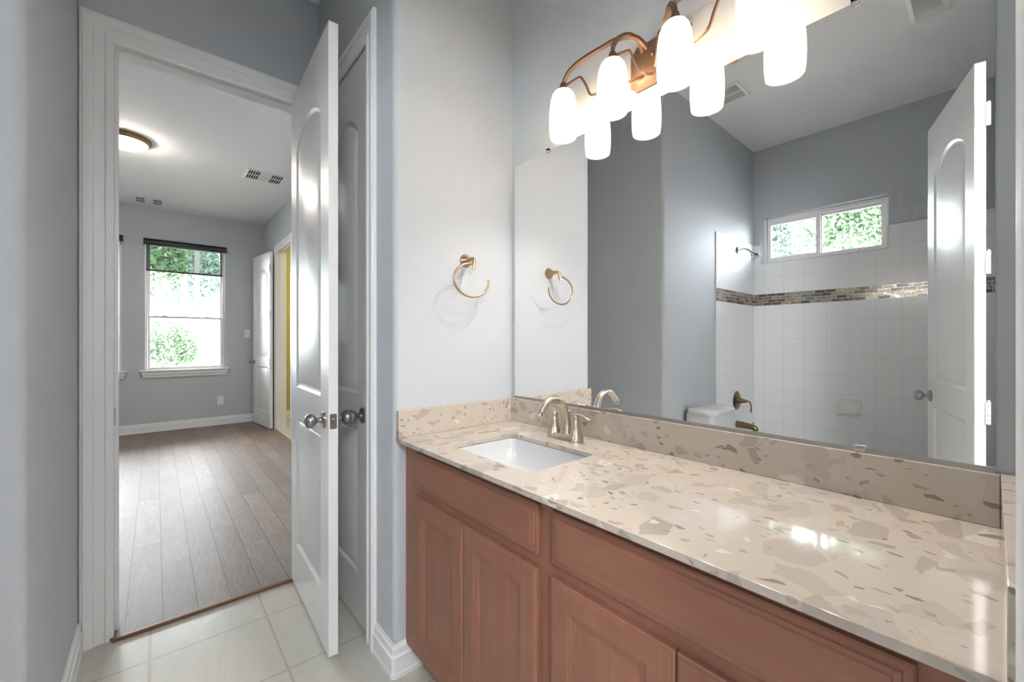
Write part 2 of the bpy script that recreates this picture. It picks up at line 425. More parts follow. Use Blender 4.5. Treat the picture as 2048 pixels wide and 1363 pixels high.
# ------------------------------------------------------------------ room shell
HB = 3.025; HR = 2.998; DH = 2.455
struct('floor', B((-2.36, -1.894, -.1), (.15, 1.35, 0)), 'ftile')
struct('floor_bedroom', prism(NB(), [(-7.45, -3.2), (-2.40, -3.2), (-2.40, -.141), (-2.345, -.141), (-2.345, .576), (-2.40, .576), (-2.40, 1.26), (-7.45, 1.26)], .0005, .012), 'planks')
struct('floor_bedroom_base', B((-7.45, -3.2, -.1), (-2.37, 1.26, 0)), 'trim')
struct('trim_1', prism(NB(), [(-2.350, -.135), (-2.328, -.135), (-2.328, .568), (-2.350, .568)], 0, .015), 'thresh', bevel=.004)
struct('ceiling', B((-2.48, -2.05, HB), (.15, 1.35, HB+.1)), 'ceil')
struct('ceiling_bedroom', B((-7.45, -3.2, HR), (-2.48, 1.38, HR+.1)), 'ceil')
wall('wall_mirror', 'x', -1.60, .15, 1.226, 1.35, 0, HB, [], 'wall')
# wall that carries the towel ring, with its rounded end beside the closet
def arc(cx, cy, r, a0, a1, k=8): return [(cx+r*math.cos(a0+(a1-a0)*i/k), cy+r*math.sin(a0+(a1-a0)*i/k)) for i in range(k+1)]
r = .022
struct('wall_left', prism(NB(), [(-1.665, .66)]+arc(-1.424-r, .66+r, r, -PI/2, 0)+[(-1.424, 1.226), (-1.665, 1.226)], 0, HB), 'wall', smooth=40)
wall('wall_closet', 'x', -2.36, -1.665, .66, .78, 0, HB, [(-2.29, -1.665, 0, DH+.01)], 'wall')
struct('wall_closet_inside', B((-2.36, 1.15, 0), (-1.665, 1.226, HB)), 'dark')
wall('wall_bathroom_door', 'y', -.30, 1.226, -2.48, -2.36, 0, HB, [(-.14, .575, 0, DH+.01)], 'wall')
wall('wall_bedroom_front', 'y', -3.2, -.30, -2.48, -2.36, 0, HB, [], 'wall')
struct('wall_toilet_side', prism(NB(), [(-2.36, -1.894), (-1.49, -1.894)]+arc(-1.49-r, -.232-r, r, 0, PI/2)+[(-2.36, -.232)], 0, HB), 'wall', smooth=40)
wall('wall_back', 'x', -2.36, .15, -2.05, -1.894, 0, HB, [(-1.43, -.53, 1.945, 2.375)], 'wall')
wall('wall_right', 'y', -1.894, 1.226, .03, .15, 0, HB, [(-.32, .46, 0, DH+.01)], 'wall')
# bedroom
WB = [(-.105, .765, .82, 2.56), (-1.20, -.33, .82, 2.56)]
wall('wall_far', 'y', -3.2, 1.38, -7.45, -7.31, 0, HR, WB, 'bedwall')
wall('wall_bedroom_right', 'x', -7.31, -2.48, 1.26, 1.38, 0, HR, [(-6.42, -5.60, 0, DH+.01)], 'bedwall')
wall('wall_bedroom_left', 'x', -7.45, -2.48, -3.32, -3.2, 0, HR, [], 'bedwall')
# yellow room past the far door
wall('wall_yellow_far', 'y', 1.38, 3.6, -7.45, -7.33, 0, HR, [], 'yellow')
wall('wall_yellow_end', 'x', -7.45, -4.9, 3.6, 3.72, 0, HR, [], 'yellow')
wall('wall_yellow_near', 'y', 1.38, 3.6, -5.02, -4.9, 0, HR, [], 'yellow')
struct('floor_yellow_room', B((-7.33, 1.26, -.1), (-5.02, 3.6, .008)), 'ftile')
struct('ceiling_yellow_room', B((-7.45, 1.38, HR), (-4.9, 3.72, HR+.1)), 'ceil')
# hallway behind the camera
struct('floor_hall', B((.15, -1.6, -.1), (2.4, 1.6, 0)), 'planks')
struct('ceiling_hall', B((.15, -1.6, 2.75), (2.52, 1.6, 2.85)), 'ceil')
wall('wall_hall_end', 'y', -1.6, 1.6, 2.4, 2.52, 0, 2.75, [], 'wall')
wall('wall_hall_north', 'x', .15, 2.52, 1.6, 1.72, 0, 2.75, [], 'wall')
wall('wall_hall_south', 'x', .15, 2.52, -1.72, -1.6, 0, 2.75, [], 'wall')

# tile surround of the tub
tb = wall('wall_tub_back', 'x', -1.484, .024, -1.893, -1.886, 0, 2.128, [(-1.43, -.53, 1.945, 2.4)], 'tilex')
tl_ = struct('wall_tub_left', B((-1.489, -1.886, 0), (-1.482, -1.054, 2.128)), 'tiley', bevel=.003)
tr_ = struct('wall_tub_right', B((.022, -1.886, 0), (.029, -1.054, 2.128)), 'tiley', bevel=.003)
struct('trim_2', B((-1.482, -1.886, 1.556), (.022, -1.8845, 1.663)), 'mosx')
struct('trim_3', B((-1.482, -1.8845, 1.556), (-1.4805, -1.054, 1.663)), 'mosy')
struct('trim_4', B((.0205, -1.8845, 1.556), (.022, -1.054, 1.663)), 'mosy')

# door casings and jambs
casing('trim_5', fr('y', -2.36, 1), -.13, .565, DH-.008, wscale=1.10)
casing('trim_6', fr('x', .66, -1), -2.2715, -1.675, DH-.008)
casing('trim_7', fr('y', .03, -1), -.305, .445, DH-.008)
casing('trim_8', fr('x', 1.26, -1), -6.407, -5.613, DH-.008)
def jamb(name, frm, a0, a1, depth, z=DH):
    bm = NB()
    pts = [(a0-.010, 0), (a0-.010, z+.01), (a1+.010, z+.01), (a1+.010, 0), (a1, 0), (a1, z), (a0, z), (a0, 0)]
    loft(bm, [[frm(a, -.0005, zz) for a, zz in pts], [frm(a, -depth+.0005, zz) for a, zz in pts]])
    o = struct(name, bm, 'trim')
    bm = NB(); s = .012      # the stop
    pts = [(a0, 0), (a0, z), (a1, z), (a1, 0), (a1-s, 0), (a1-s, z-s), (a0+s, z-s), (a0+s, 0)]
    loft(bm, [[frm(a, -.042, zz) for a, zz in pts], [frm(a, -.078, zz) for a, zz in pts]])
    obj('door_stop', bm, 'trim', o)
    return o
j1 = jamb('trim_9', fr('y', -2.36, 1), -.13, .565, .12)
jamb('trim_10', fr('x', .66, -1), -2.28, -1.675, .12)
jamb('trim_11', fr('y', .03, -1), -.31, .45, .12)
jamb('trim_12', fr('x', 1.26, -1), -6.41, -5.61, .12)
# strike plate on the left jamb
bm = NB(); box(bm, (-2.405, -.1305, .875), (-2.368, -.1275, .945)); st = obj('strike_plate', bm, 'nickel', j1, bevel=.001); st['label'] = 'satin nickel strike plate'
# baseboards
baseboard('baseboard_closet', [(-1.584, .66), (-1.424-.002, .66), (-1.424, .662), (-1.424, .774)], -1)
baseboard('baseboard_bathroom_left', [(-2.3425, -.232), (-1.49-.006, -.232), (-1.49, -.238), (-1.49, -1.054)], 1)
baseboard('baseboard_far', [(-7.31, -3.2), (-7.31, 1.26)], -1, z=.012)
baseboard('baseboard_bedroom_right', [(-7.31, 1.26), (-6.50, 1.26)], -1, z=.012)
baseboard('baseboard_bedroom_right_near', [(-5.52, 1.26), (-2.48, 1.26)], -1, z=.012)
baseboard('baseboard_yellow_room', [(-7.33, 1.38), (-7.33, 3.6)], -1)

# ------------------------------------------------------------------ doors
def panel_loops(bm, outline, sgn, y, prof):
    """raised-and-fielded moulding: rings of (inset, depth) from outline inwards, then filled"""
    rings = []
    for ins, dep in prof:
        pp = inset_poly(outline, ins) if ins else outline
        rings.append([bm.verts.new((p[0], y+sgn*dep, p[1])) for p in pp])
    n = len(outline)
    for a, b in zip(rings, rings[1:]):
        for i in range(n): bm.faces.new((a[i], a[(i+1) % n], b[(i+1) % n], b[i]))
    bm.faces.new(rings[-1]); return rings[0]
def leaf_bm(wd, h, th, detail=True):
    bm = NB(); st = .115
    lower = [(st, .21), (wd-st, .21), (wd-st, .84), (st, .84)]
    x0, x1 = st, wd-st; sh = h-.30; rise = .085; k = 14
    top = [(x1+(x0-x1)*i/k, sh+rise*math.sin(PI*i/k)**.75) for i in range(k+1)]
    upper = [(x0, .985), (x1, .985)]+top
    prof = [(0, 0), (.006, -.005), (.012, -.009), (.022, -.0095), (.030, -.006), (.046, -.001)]
    for y, sg in ((0, -1), (th, 1)):
        edges = []
        corner = [bm.verts.new((x, y, z)) for x, z in ((0, 0), (wd, 0), (wd, h), (0, h))]
        edges += [bm.edges.new((corner[i], corner[(i+1) % 4])) for i in range(4)]
        for ol in (lower, upper):
            r0 = panel_loops(bm, ol, sg, y, prof)
            for i in range(len(r0)): edges.append(bm.edges.get((r0[i], r0[(i+1) % len(r0)])))
        bmesh.ops.triangle_fill(bm, use_beauty=True, use_dissolve=False, edges=edges)
        if y == 0: c0 = corner
        else: c1 = corner
    for i in range(4): bm.faces.new((c0[i], c0[(i+1) % 4], c1[(i+1) % 4], c1[i]))
    return bm
def knob(parent, x, y, z, sgn, sc=1.0):
    """knob on the leaf face, local axes of the leaf"""
    bm = NB(); lathe(bm, [(.001, 0), (.033, 0), (.033, .004), (.030, .008), (.014, .010), (.012, .014)], (x, y, z), (0, sgn, 0), 32)
    ro = obj('rosette', bm, 'nickel', parent, smooth=35, local=True)
    bm = NB(); pr = [(.012, .010), (.010, .020), (.0105, .028), (.015, .031), (.0225, .036), (.0275, .044), (.0290, .052), (.0275, .060), (.0220, .066), (.014, .0695), (.0005, .0705)]
    lathe(bm, pr, (x, y, z), (0, sgn, 0), 32)
    obj('knob', bm, 'nickel', parent, smooth=50, local=True)
def hinge(parent, z, th, y0=None):
    """painted hinge at the hinge edge (local x=0)"""
    bm = NB(); out = rrect(th*.5, z, .0165, .052, .008, 4)
    out = [(p[0], p[1]) for p in out]
    loft(bm, [[(-.0022, a, b) for a, b in out], [(.0, a, b) for a, b in out]])
    yb = th+.006
    for k in range(5):
        lathe(bm, [(.0001, 0), (.0065, .0005), (.0065, .0185), (.0001, .019)], (-.008, yb, z-.05+.02*k), (0, 0, 1), 14)
    lathe(bm, [(.004, 0), (.0055, .003), (.0001, .007)], (-.008, yb, z+.05), (0, 0, 1), 12)
    box(bm, (-.010, th*.9, z-.048), (-.0005, yb, z+.048))
    return obj('hinge', bm, 'trim', parent, smooth=35, local=True)
TH = .035
def door(name, label, loc, rotz, wd, flip=False, hinge_side=1):
    d = sthing(name, label, loc, rotz)
    obj('leaf', leaf_bm(wd, 2.435, TH), 'door', d, smooth=25, local=True)
    return d
d1 = door('door_1', 'white arched two-panel door standing open beside the closet door', (-2.343, .528, .016), math.radians(-2.25), .687)
knob(d1, .687-.062, 0, .90, -1); knob(d1, .687-.062, TH, .90, 1)
bm = NB(); out = rrect(TH/2, .90, .0125, .029, .004, 4)
loft(bm, [[(.687, a, b) for a, b in out], [(.6885, a, b) for a, b in out]])
lp = obj('latch_plate', bm, 'nickel', d1, local=True)
bm = NB(); out = [(TH/2+.008*math.cos(a), .90+.010*math.sin(a)) for a in [2*PI*i/14 for i in range(14)]]
loft(bm, [[(.6882, a, b) for a, b in out], [(.694, a-(.0 if a > TH/2 else -.002), b) for a, b in out]])
for zz in (.922, .878): lathe(bm, [(.0001, .0), (.0035, .0), (.003, .001), (.0001, .0012)], (.6884, TH/2, zz), (1, 0, 0), 12)
obj('latch_bolt', bm, 'nickel', lp, smooth=30, local=True)
for zz in (.25, .91, 1.56, 2.20): hinge(d1, zz, TH)
d2 = door('door_2', 'closed white arched two-panel closet door half hidden by the open door', (-2.275, .664, .012), 0, .594)
knob(d2, .594-.050, 0, .90, -1)
d3 = door('door_3', 'white arched two-panel door seen in the mirror, open beside the tub', (-.053, -.302, .012), math.radians(-105.9), .712)
knob(d3, .712-.06, 0, .90, -1); knob(d3, .712-.06, TH, .90, 1)
for zz in (.25, .90, 1.555, 2.20): hinge(d3, zz, TH)
d4 = door('door_4', 'white arched two-panel door folded back against the far bedroom wall', (-6.475, 1.224, .022), math.radians(-173.1), .72)
knob(d4, .72-.06, TH, .90, 1); 
for zz in (.25, .91, 1.56, 2.20): 
    h = hinge(d4, zz, TH)

# ------------------------------------------------------------------ windows
def bedroom_window(name, y0, y1, label):
    z0, z1 = .82, 2.56; xf = -7.40
    root = sthing(name, label, (xf, (y0+y1)/2, z0))
    def ring(bm, ya, yb, za, zb, t, xa, xb):
        box(bm, (xa, ya, za), (xb, ya+t, zb)); box(bm, (xa, yb-t, za), (xb, yb, zb))
        box(bm, (xa, ya+t, za), (xb, yb-t, za+t)); box(bm, (xa, ya+t, zb-t), (xb, yb-t, zb))
    e = .001
    bm = NB(); ring(bm, y0+e, y1-e, z0+e, z1-e, .022, xf-.03, xf+.03); obj('window_frame', bm, 'vinyl', root, bevel=.002)
    zm = 1.545
    bm = NB(); ring(bm, y0+.024, y1-.024, z0+.024, zm+.02, .026, xf-.005, xf+.022)
    for yy in (y0+.2, y1-.2): box(bm, (xf+.02, yy-.03, zm+.018), (xf+.035, yy+.03, zm+.03))
    s1 = obj('lower_sash', bm, 'vinyl', root, bevel=.002)
    bm = NB(); ring(bm, y0+.024, y1-.024, zm-.015, z1-.024, .024, xf-.028, xf-.006); s2 = obj('upper_sash', bm, 'vinyl', root, bevel=.002)
    obj('pane', B((xf+.006, y0+.045, z0+.045), (xf+.009, y1-.045, zm)), 'glass', s1)
    obj('pane', B((xf-.018, y0+.045, zm+.005), (xf-.015, y1-.045, z1-.045)), 'glass', s2)
    # stool with moulded apron
    bm = NB(); box(bm, (xf+.03, y0+.001, z0+.001), (-7.309, y1-.001, z0+.018))
    pr = [(0, .0), (.055, .0), (.058, -.004), (.058, -.016), (.050, -.022), (.040, -.030), (.036, -.060), (.028, -.072), (.022, -.100), (.0, -.102)]
    rings = []
    for yy, k in ((y0-.055, -1), (y1+.055, 1)):
        rings.append([(-7.309+d, yy-k*((.058-d)*1.0 if d > 0 else .06)*(1 if h < -.02 else 0), z0+.018+h) for d, h in pr])
    loft(bm, rings); obj('window_sill', bm, 'trim', root, bevel=0)
    return root
bedroom_window('window_1', -.105, .765, 'white double-hung bedroom window with garden view')
bedroom_window('window_2', -1.20, -.33, 'white double-hung bedroom window cut off by the door jamb')
def blind(y0, y1, label):
    t_ = thing('roller_blind', label, 'blind', (-7.27, (y0+y1)/2, 2.50), 0, 'charcoal roller blinds in the bedroom')
    bm = NB(); lathe(bm, [(.001, 0), (.034, 0), (.034, y1-y0+.02), (.001, y1-y0+.02)], (-7.272, y0-.01, 2.535), (0, 1, 0), 24)
    obj('fabric_roll', bm, 'blind', t_, smooth=35)
    bm = NB()
    for yy in (y0-.016, y1+.010): box(bm, (-7.308, yy, 2.495), (-7.235, yy+.006, 2.575))
    box(bm, (-7.308, y0-.01, 2.570), (-7.24, y1+.01, 2.575))
    obj('bracket', bm, 'blind', t_)
    obj('fabric', B((-7.302, y0+.010, 2.175), (-7.3012, y1-.030, 2.52)), 'screen', t_)
    obj('bottom_bar', B((-7.308, y0+.008, 2.155), (-7.296, y1-.028, 2.178)), 'blind', t_, bevel=.002)
blind(-.105, .765, 'charcoal roller blind over the fully visible bedroom window')
blind(-1.20, -.33, 'charcoal roller blind at the left, mostly hidden by the door jamb')

# slider window over the tub
wx0, wx1, wz0, wz1 = -1.43, -.53, 1.945, 2.375; yf = -1.990
root = sthing('window_3', 'white sliding window above the tub, seen in the mirror', ((wx0+wx1)/2, yf, wz0))
def ringx(bm, xa, xb, za, zb, t, ya, yb):
    box(bm, (xa, ya, za), (xa+t, yb, zb)); box(bm, (xb-t, ya, za), (xb, yb, zb))
    box(bm, (xa+t, ya, za), (xb-t, yb, za+t)); box(bm, (xa+t, ya, zb-t), (xb-t, yb, zb))
bm = NB(); ringx(bm, wx0+.001, wx1-.001, wz0+.001, wz1-.001, .032, yf-.03, yf+.03); obj('window_frame', bm, 'vinyl', root, bevel=.002)
xm = -1.005
bm = NB(); ringx(bm, wx0+.033, xm+.02, wz0+.033, wz1-.033, .030, yf+.0, yf+.022)
box(bm, (xm-.005, yf+.02, 2.12), (xm+.008, yf+.036, 2.19)); s1 = obj('sliding_sash', bm, 'vinyl', root, bevel=.002)
bm = NB(); ringx(bm, xm+.004, wx1-.033, wz0+.033, wz1-.033, .022, yf-.024, yf-.002); s2 = obj('fixed_sash', bm, 'vinyl', root, bevel=.002)
obj('pane', B((wx0+.06, yf+.010, wz0+.06), (xm-.007, yf+.013, wz1-.06)), 'glass', s1)
obj('pane', B((xm+.022, yf-.015, wz0+.052), (wx1-.052, yf-.012, wz1-.052)), 'glass', s2)
bm = NB(); box(bm, (wx0+.0, -1.960, wz0+.0), (wx1-.0, -1.884, wz0+.006)); box(bm, (wx0+.0, -1.960, wz0+.006), (wx0+.006, -1.884, 2.128))
box(bm, (wx1-.006, -1.960, wz0+.006), (wx1, -1.884, 2.128)); obj('window_sill', bm, 'porcelain', root)

# ------------------------------------------------------------------ vanity
X0, X1 = -1.424, .03; YB = 1.226; YF = .666; ZT = .871; ZS = .856
sxa, sxb, sya, syb = -1.205, -.811, .76, 1.04
bm = NB()
outer = [(X0+.0005, YF), (X1-.0005, YF), (X1-.0005, YB-.0005), (X0+.0005, YB-.0005)]
hole = rrect((sxa+sxb)/2, (sya+syb)/2, (sxb-sxa)/2, (syb-sya)/2, .022, 5)
tops = []
for z in (ZT, ZS):
    vo = [bm.verts.new((x, y, z)) for x, y in outer]; vh = [bm.verts.new((x, y, z)) for x, y in hole]
    e = [bm.edges.new((vo[i], vo[(i+1) % 4])) for i in range(4)]+[bm.edges.new((vh[i], vh[(i+1) % len(vh)])) for i in range(len(vh))]
    bmesh.ops.triangle_fill(bm, use_beauty=True, edges=e); tops.append((vo, vh))
for k in (0, 1):
    a, b = tops[0][k], tops[1][k]; n = len(a)
    for i in range(n): bm.faces.new((a[i], a[(i+1) % n], b[(i+1) % n], b[i]))
ct = obj('countertop', bm, 'quartz', bevel=.0015)
tag(ct, 'glossy beige quartz vanity countertop with stone chips and a sink cutout', 'countertop')
ZP = .972
tag(obj('backsplash', B((X0+.021, YB-.020, ZT+.0003), (X1-.021, YB-.0005, ZP)), 'quartz', bevel=.0015), 'long beige quartz backsplash strip under the mirror', 'backsplash', 'quartz splash strips')
tag(obj('backsplash', B((X0+.0005, YF+.001, ZT+.0003), (X0+.0205, YB-.0005, ZP)), 'quartz', bevel=.0015), 'short beige quartz splash strip on the wall below the towel ring', 'backsplash', 'quartz splash strips')
tag(obj('backsplash', B((X1-.0205, YF+.001, ZT+.0003), (X1-.0005, YB-.0005, ZP)), 'quartz', bevel=.0015), 'short beige quartz splash strip at the right end by the door casing', 'backsplash', 'quartz splash strips')

# sink
cx, cy = (sxa+sxb)/2, (sya+syb)/2
sk = thing('sink', 'white rectangular undermount porcelain sink set in the quartz counter', 'sink', (cx, cy, .74))
lv = [(0, .0, .022), (.004, -.002, .026), (.005, -.02, .03), (.010, -.05, .034), (.018, -.085, .045), (.032, -.108, .055), (.06, -.118, .06), (.10, -.122, .035)]
bm = NB(); hx, hy = (sxb-sxa)/2+.004, (syb-sya)/2+.004
inner = [[(x, y, ZS-.0008+d) for x, y in rrect(cx, cy, hx-i*1.0, hy-i, min(r_, hy-i-.001), 5)] for i, d, r_ in lv]
outerr = [[(x, y, ZS-.0008+d-.010) for x, y in rrect(cx, cy, hx+.010-i*.9, hy+.010-i*.9, min(r_, hy-i), 5)] for i, d, r_ in lv]
flange = [[(x, y, ZS-.0008) for x, y in rrect(cx, cy, hx+.02, hy+.02, .03, 5)], [(x, y, ZS-.011) for x, y in rrect(cx, cy, hx+.02, hy+.02, .03, 5)]]
loft(bm, outerr[::-1]+[flange[1], flange[0]]+inner)
obj('basin', bm, 'porcelain', sk, smooth=50)
bm = NB(); lathe(bm, [(.0001, 0), (.022, 0), (.021, .003), (.015, .0025), (.013, .001), (.0001, .001)], (cx, cy+.02, ZS-.122), (0, 0, 1), 24); obj('drain', bm, 'warmnickel', sk, smooth=30)

# cabinet
cb_ = thing('vanity_cabinet', 'reddish brown cherry-stained vanity cabinet under the quartz countertop', 'cabinet', (-.697, .9, 0))
bm = NB(); yc = .705
def ubox(x0, x1, z0, z1, y0=yc, y1=yc+.019): box(bm, (x0, y0, z0), (x1, y1, z1))
# face frame and carcass panels
ubox(X0+.001, -1.30, .105, ZS-.001); ubox(-.735, -.640, .105, ZS-.001); ubox(-.085, X1-.001, .105, ZS-.001)
for xa, xb in ((-1.30, -.735), (-.640, -.085)):
    ubox(xa, xb, .815, ZS-.001); ubox(xa, xb, .665, .725); ubox(xa, xb, .105, .155)
box(bm, (X0+.001, yc+.019, .105), (X0+.02, YB-.001, ZS-.001)); box(bm, (X1-.02, yc+.019, .105), (X1-.001, YB-.001, ZS-.001))
box(bm, (X0+.001, .775, .0), (X0+.02, YB-.001, .105)); box(bm, (X1-.02, .775, .0), (X1-.001, YB-.001, .105))
box(bm, (X0+.02, yc+.019, .105), (X1-.02, YB-.001, .12)); box(bm, (-.70, yc+.019, .12), (-.68, YB-.001, .66))
obj('body', bm, 'cherry', cb_)
obj('toe_kick', B((X0+.02, .775, 0), (X1-.02, .79, .105)), 'cherryh', cb_)
def slab(x0, x1, z0, z1, prof, th=.019):
    bm = NB(); yf_ = yc-th
    ol = [(x0, z0), (x1, z0), (x1, z1), (x0, z1)]
    rings = [[(x, yc-.0005, z) for x, z in ol]]
    for ins, dep in prof:
        pp = inset_poly(ol, ins) if ins else ol
        rings.append([(x, yf_+dep, z) for x, z in pp])
    return loft(bm, rings)
PD = [(0, .007), (.004, .005), (.007, .001), (.010, 0), (.054, 0), (.056, .003), (.062, .0035), (.064, .006), (.069, .0065), (.071, .010), (.0715, .010)]
PF = [(0, .010), (.003, .0075), (.011, .006), (.013, .003), (.020, .002), (.022, 0), (.0225, 0)]
for xa, xb in ((-1.3345, -.7115), (-.666, -.060)):
    o = obj('drawer_front', slab(xa+.008 if xa < -1 else xa, xb, .710, .833, PF), 'cherryh', cb_, bevel=0)
    xm_ = (xa+xb)/2
    obj('cabinet_door', slab(xa, xm_-.0015, .133, .681, PD), 'cherry', cb_)
    obj('cabinet_door', slab(xm_+.0015, xb, .133, .681, PD), 'cherry', cb_)

# faucet
fx, fy = -1.012, 1.125; fz = ZT+.0003
fa = thing('faucet', 'brushed nickel two-handle faucet with arched spout behind the sink', 'faucet', (fx, fy, fz))
bm = NB()
def stad(hx_, hy_, z, k=12):
    out = []
    for s, a0 in ((1, -PI/2), (-1, PI/2)):
        for j in range(k+1):
            a = a0+PI*j/k; out.append((fx+s*(hx_-hy_)+hy_*math.cos(a), fy+hy_*math.sin(a), z))
    return out
loft(bm, [stad(.078, .028, fz), stad(.078, .028, fz+.006), stad(.074, .025, fz+.014), stad(.066, .019, fz+.020)])
obj('base', bm, 'warmnickel', fa, smooth=40)
sp = spline([(fx, fy+.004, fz+.012), (fx, fy+.006, fz+.06), (fx, fy, fz+.10), (fx, fy-.022, fz+.138), (fx, fy-.058, fz+.152), (fx, fy-.092, fz+.142), (fx, fy-.118, fz+.118), (fx, fy-.126, fz+.108)], 6)
bm = NB(); tube(bm, sp, [.024, .017, .0145, .013, .0125, .0125, .0135, .0145], 20, sx=1.0, sy=.85)
obj('spout', bm, 'warmnickel', fa, smooth=50)
bm = NB(); lathe(bm, [(.0001, 0), (.0105, 0), (.0105, .006), (.0001, .006)], (fx, fy-.1265, fz+.1035), (0, -.5, -.86), 16); obj('aerator', bm, 'chrome', fa, smooth=40)
bm = NB(); tube(bm, [(fx, fy+.021, fz+.01), (fx, fy+.021, fz+.085)], .0025, 10); lathe(bm, [(.003, 0), (.006, .006), (.007, .012), (.004, .018), (.0005, .02)], (fx, fy+.021, fz+.083), (0, 0, 1), 14); obj('lift_rod', bm, 'warmnickel', fa, smooth=50)
for s in (-1, 1):
    hx_ = fx+s*.051
    bm = NB(); lathe(bm, [(.0265, .006), (.026, .016), (.020, .026), (.0155, .045), (.0125, .064), (.0115, .072), (.0105, .074), (.0105, .078), (.0125, .080), (.0125, .088), (.010, .094), (.0005, .097)], (hx_, fy, fz), (0, 0, 1), 24)
    hb = obj('handle', bm, 'warmnickel', fa, smooth=40)
    if s > 0: lp_ = [(hx_-.004, fy, fz+.088), (hx_+.016, fy-.004, fz+.096), (hx_+.04, fy-.008, fz+.096), (hx_+.060, fy-.010, fz+.089), (hx_+.072, fy-.011, fz+.085)]
    else: lp_ = [(hx_+.004, fy, fz+.088), (hx_-.010, fy+.010, fz+.098), (hx_-.024, fy+.024, fz+.098), (hx_-.038, fy+.038, fz+.092), (hx_-.046, fy+.046, fz+.088)]
    bm = NB(); tube(bm, spline(lp_, 5), [.009, .007, .008, .0085, .004], 14, sx=1.1, sy=.55); obj('lever', bm, 'warmnickel', hb, smooth=50)

# mirror
mr = thing('wall_mirror', 'large frameless rectangular wall mirror above the vanity backsplash', 'mirror', (-.697, 1.222, .975))
obj('mirror_glass', B((-1.396, 1.2185, .9725), (.003, 1.2245, 2.003)), 'mirror', mr)
bm = NB(); box(bm, (-1.396, 1.2150, .9722), (.003, 1.2180, .9825)); obj('bottom_channel', bm, 'nickel', mr)
for xx in (-1.188, -.206):
    bm = NB(); box(bm, (xx-.008, 1.2145, 1.996), (xx+.008, 1.218, 2.012)); box(bm, (xx-.008, 1.2145, 2.004), (xx+.008, 1.2258, 2.012))
    o = obj('clip', bm, 'clear', mr, bevel=.001); o['label'] = 'clear plastic clip'
for xx in (-.197, -1.197):
    bm = NB(); box(bm, (xx-.010, 1.2115, .9728), (xx+.010, 1.2150, .988)); o = obj('clip', bm, 'chrome', mr, bevel=.001); o['label'] = 'chrome clip'

# towel ring
tg = thing('towel_ring', 'champagne bronze open towel ring on the wall left of the mirror', 'towel ring', (-1.424, .975, 1.55))
bm = NB(); lathe(bm, [(.0001, 0), (.027, 0), (.0275, .003), (.024, .008), (.016, .018), (.011, .028), (.009, .036)], (-1.4238, .972, 1.556), (1, 0, 0), 28); obj('flange', bm, 'bronze', tg, smooth=45)
bm = NB(); tube(bm, spline([(-1.392, .972, 1.556), (-1.376, .972, 1.558), (-1.362, .970, 1.552), (-1.356, .967, 1.536), (-1.355, .966, 1.516)], 6), [.0095, .009, .0085, .0085, .0085], 16, sx=1, sy=.8); obj('post', bm, 'bronze', tg, smooth=50)
pts = [(-1.357, .957+.084*math.cos(a), 1.467+.066*math.sin(a)) for a in [math.radians(82+ (368-82)*i/60) for i in range(61)]]
bm = NB(); tube(bm, pts, .0045, 12); obj('ring', bm, 'bronze', tg, smooth=60)

# ------------------------------------------------------------------ vanity light
LX = -.695
vl = thing('vanity_light', 'four-shade vanity light with curved bronze arms above the mirror', 'wall lamp', (LX, 1.226, 2.14))
def plate_ring(hx_, hz, c_, y): return [(LX+a, y, 2.128+b) for a, b in ((-hx_, -hz+c_), (-hx_+c_, -hz), (hx_-c_, -hz), (hx_, -hz+c_), (hx_, hz-c_), (hx_-c_, hz), (-hx_+c_, hz), (-hx_, hz-c_))]
bm = NB(); loft(bm, [plate_ring(.104, .074, .022, 1.2255), plate_ring(.104, .074, .022, 1.218), plate_ring(.095, .065, .022, 1.208), plate_ring(.093, .063, .022, 1.206), plate_ring(.085, .055, .022, 1.198), plate_ring(.083, .053, .022, 1.197)])
obj('backplate', bm, 'copper', vl, smooth=25)
bm = NB()
for dx in (-.01, .01): lathe(bm, [(.006, 0), (.006, .004), (.003, .008), (.0005, .009)], (LX+dx, 1.197, 2.135), (0, -1, 0), 12)
obj('finial', bm, 'copper', vl, smooth=50)
YS = 1.118
def arms(s):
    x = lambda d: LX+s*d
    bm = NB()
    tube(bm, spline([(x(.03), 1.198, 2.165), (x(.05), 1.165, 2.195), (x(.10), 1.142, 2.208), (x(.17), 1.130, 2.205), (x(.235), 1.122, 2.200), (x(.285), YS, 2.188), (x(.310), YS, 2.168), (x(.3185), YS, 2.148)], 6), .0080, 4, phase=PI/4)
    obj('outer_arm', bm, 'copper', vl, smooth=30)
    bm = NB()
    tube(bm, spline([(x(.045), 1.200, 2.16), (x(.050), 1.178, 2.192), (x(.066), 1.150, 2.205), (x(.090), 1.128, 2.198), (x(.103), YS, 2.175), (x(.1065), YS, 2.148)], 6), .0080, 4, phase=PI/4)
    obj('inner_arm', bm, 'copper', vl, smooth=30)
    bm = NB()
    tube(bm, spline([(x(.310), YS, 2.143), (x(.270), YS, 2.143), (x(.243), YS, 2.142), (x(.232), YS+.001, 2.132), (x(.215), YS+.003, 2.100), (x(.203), YS+.004, 2.070), (x(.192), YS+.006, 2.060), (x(.16), YS+.02, 2.062), (x(.10), 1.165, 2.070), (x(.06), 1.185, 2.078), (x(.04), 1.202, 2.084)], 4), .0045, 4, phase=PI/4)
    tube(bm, spline([(x(.100), YS, 2.143), (x(.070), YS+.008, 2.141), (x(.052), YS+.012, 2.139), (x(.046), YS+.014, 2.128), (x(.036), YS+.022, 2.092), (x(.028), YS+.034, 2.070), (x(.018), 1.165, 2.066), (x(.014), 1.19, 2.072), (x(.012), 1.203, 2.080)], 4), .0045, 4, phase=PI/4)
    obj('scroll_rod', bm, 'copper', vl, smooth=30)
arms(-1); arms(1)
